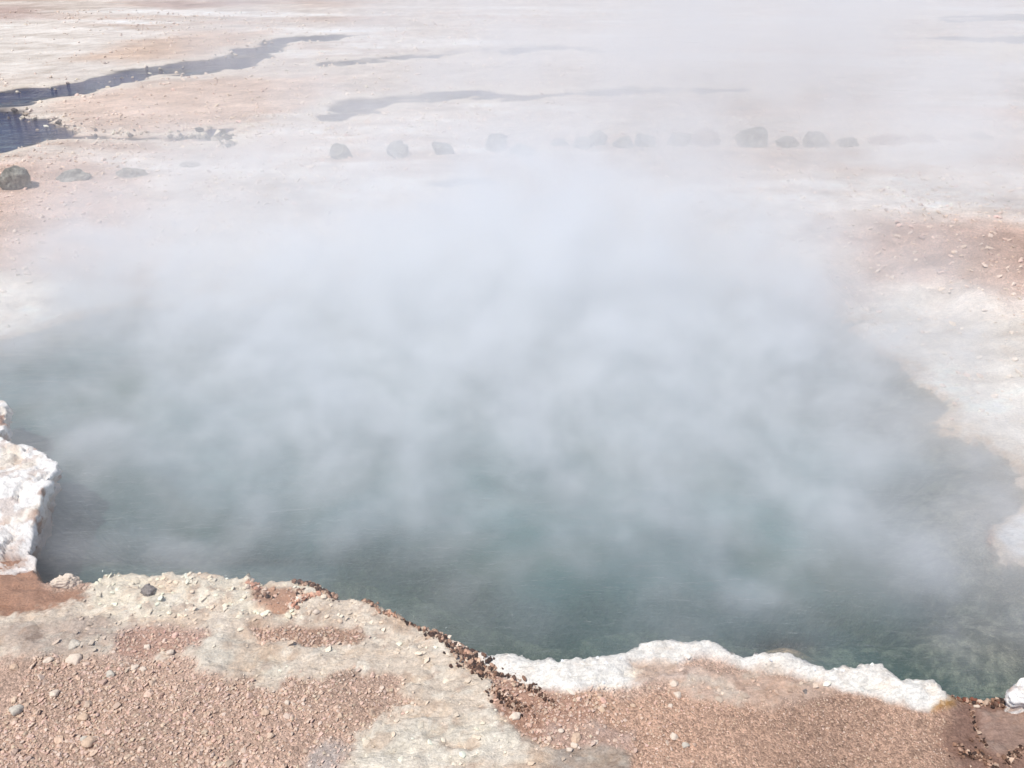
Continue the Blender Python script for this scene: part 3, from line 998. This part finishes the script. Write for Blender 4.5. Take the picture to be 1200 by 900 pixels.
crumbs('stream_pebbles', [(10, 130), (60, 148), (150, 158), (230, 160)], 0.45, 120, .015, .04, [(225, 212, 190), (206, 186, 164), (120, 110, 104)], 67)


# ------------------------------------------------------------------ steam
def steam_material(name, col, aniso=0.0):
    m = bpy.data.materials.new(name)
    m.use_nodes = True
    nt = m.node_tree
    nt.nodes.remove(nt.nodes['Principled BSDF'])
    v = nt.nodes.new('ShaderNodeVolumePrincipled')
    v.inputs['Color'].default_value = (*col, 1)
    v.inputs['Density'].default_value = 1.0
    v.inputs['Anisotropy'].default_value = aniso
    nt.links.new(v.outputs[0], nt.nodes['Material Output'].inputs['Volume'])
    m.cycles.volume_sampling = 'MULTIPLE_IMPORTANCE'
    m.cycles.volume_interpolation = 'LINEAR'
    return m


def steam(name, lo, hi, vox, puffs, scale, thresh, gainv, floor, seed, mat, zfade, sidefade=0.10):
    """A grid of steam: soft puffs (centre, radius, density) torn by turbulent noise."""
    ng = bpy.data.node_groups.new(name, 'GeometryNodeTree')
    ng.interface.new_socket('Geometry', in_out='OUTPUT', socket_type='NodeSocketGeometry')
    t = NT(ng)
    pos = t.n('GeometryNodeInputPosition').outputs[0]

    def vmath(op, a, b=None):
        nd = t.n('ShaderNodeVectorMath', operation=op)
        t.put(nd.inputs[0], a)
        if b is not None:
            t.put(nd.inputs[1], b)
        return nd
    # turbulence moves the lookup
    nz = t.n('ShaderNodeTexNoise')
    t.put(nz.inputs['Vector'], pos)
    nz.inputs['Scale'].default_value = scale * 0.55
    nz.inputs['Detail'].default_value = 4
    off = vmath('SUBTRACT', nz.outputs['Color'], (0.5, 0.5, 0.5)).outputs[0]
    wv = vmath('MULTIPLY', off, (1.1, 1.1, 1.1)).outputs[0]
    wp = vmath('ADD', pos, wv).outputs[0]
    total = None
    for (c, r, a) in puffs:
        d = vmath('SUBTRACT', wp, c).outputs[0]
        d = vmath('DIVIDE', d, r).outputs[0]
        q = vmath('DOT_PRODUCT', d, d).outputs['Value']
        e = t.math('MULTIPLY', t.math('EXPONENT', t.math('MULTIPLY', q, -0.5)), a)
        total = e if total is None else t.math('ADD', total, e)
    wz = vmath('ADD', vmath('MULTIPLY', wp, (1.0, 1.0, 1.7)).outputs[0], (seed, seed * 2.0, 0.0)).outputs[0]
    n = t.noise(wz, scale, 7, 0.64, 0.0)
    wisp = t.math('MULTIPLY', t.math('SUBTRACT', n, thresh), gainv, clamp=True)
    wisp = t.math('MULTIPLY', wisp, wisp)
    wisp = t.math('ADD', t.math('MULTIPLY', wisp, 1 - floor), floor)
    dens = t.math('MULTIPLY', total, wisp)
    # fade to nothing at the sides of the grid
    sx = t.n('ShaderNodeSeparateXYZ'); t.put(sx.inputs[0], pos)
    for ax_, (l, h) in enumerate(zip(lo, hi)):
        w = (h - l) * sidefade
        if ax_ == 2:
            w = zfade
            k = t.remap(sx.outputs[2], h - w, h, 1, 0)
        else:
            k = t.math('MULTIPLY', t.remap(sx.outputs[ax_], l, l + w, 0, 1), t.remap(sx.outputs[ax_], h - w, h, 1, 0))
        dens = t.math('MULTIPLY', dens, k)
    dens = t.math('MAXIMUM', t.math('SUBTRACT', dens, 0.012), 0.0)
    vc = t.n('GeometryNodeVolumeCube')
    t.put(vc.inputs['Density'], dens)
    vc.inputs['Min'].default_value = lo
    vc.inputs['Max'].default_value = hi
    for k_, (l, h) in zip(('X', 'Y', 'Z'), zip(lo, hi)):
        vc.inputs['Resolution ' + k_].default_value = max(8, int((h - l) / vox))
    sm = t.n('GeometryNodeSetMaterial')
    sm.inputs['Material'].default_value = mat
    t.put(sm.inputs[0], vc.outputs[0])
    go = t.n('NodeGroupOutput')
    t.put(go.inputs[0], sm.outputs[0])
    vd = bpy.data.volumes.new(name)
    o = bpy.data.objects.new(name, vd)
    COL.objects.link(o)
    vd.materials.append(mat)
    md = o.modifiers.new('steam', 'NODES')
    md.node_group = ng
    return tag(o, kind='stuff')


M_STEAM = steam_material('steam_volume', (0.985, 0.990, 0.994), 0.0)
near_puffs = [
    ((0.2, 7.4, 0.3), (1.2, 1.1, 0.7), 2.9),
    ((0.0, 5.8, 0.0), (1.7, 1.0, 0.34), 1.9),
    ((-1.8, 6.3, 0.0), (1.5, 1.1, 0.35), 2.3),
    ((-1.2, 4.7, -0.15), (1.2, 0.7, 0.25), 1.3),
    ((0.2, 3.7, -0.2), (2.4, 0.55, 0.22), 1.2),
    ((0.8, 4.5, -0.15), (1.0, 0.7, 0.25), 1.2),
    ((2.0, 4.6, -0.2), (0.9, 0.9, 0.24), 1.3),
    ((1.8, 5.8, 0.0), (1.0, 1.0, 0.33), 1.7),
    ((-2.8, 7.4, 0.1), (1.5, 0.8, 0.4), 2.4),
    ((-2.3, 4.9, -0.1), (0.7, 0.6, 0.22), 1.3),
    ((2.5, 3.9, -0.2), (0.6, 0.6, 0.2), 0.9),
    ((3.2, 5.6, 0.0), (0.8, 1.0, 0.3), 1.0),
    ((2.1, 7.1, 0.2), (1.0, 0.9, 0.5), 1.8),
]
steam('steam', (-5.2, 2.45, -0.33), (4.9, 9.8, 1.7), 0.04, near_puffs, 2.0, 0.40, 4.2, 0.24, 3.0, M_STEAM, 0.5, 0.05)
far_puffs = [
    ((0.4, 9.0, 0.7), (1.1, 1.1, 0.8), 0.80),
    ((-1.8, 9.4, 0.3), (1.8, 1.4, 0.45), 0.50),
    ((4.2, 10.4, 0.5), (1.6, 1.5, 0.6), 0.75),
    ((1.9, 12.5, 2.3), (1.7, 2.0, 1.1), 0.34),
    ((4.0, 15.0, 2.0), (2.2, 3.0, 1.4), 0.42),
    ((8.0, 16.0, 1.2), (3.5, 3.5, 1.4), 0.42),
    ((6.2, 11.3, 0.3), (1.6, 0.9, 0.4), 1.3),
    ((-3.5, 10.2, 0.2), (1.0, 1.4, 0.4), 1.4),
    ((-0.8, 15.0, 0.6), (3.8, 2.5, 0.9), 0.38),
    ((-3.0, 20.0, 0.8), (9.0, 4.0, 1.2), 0.12),
]
steam('drifting_steam', (-9, 7.0, -0.2), (15, 25, 4.6), 0.14, far_puffs, 0.75, 0.40, 4.4, 0.18, 8.0, M_STEAM, 1.2)
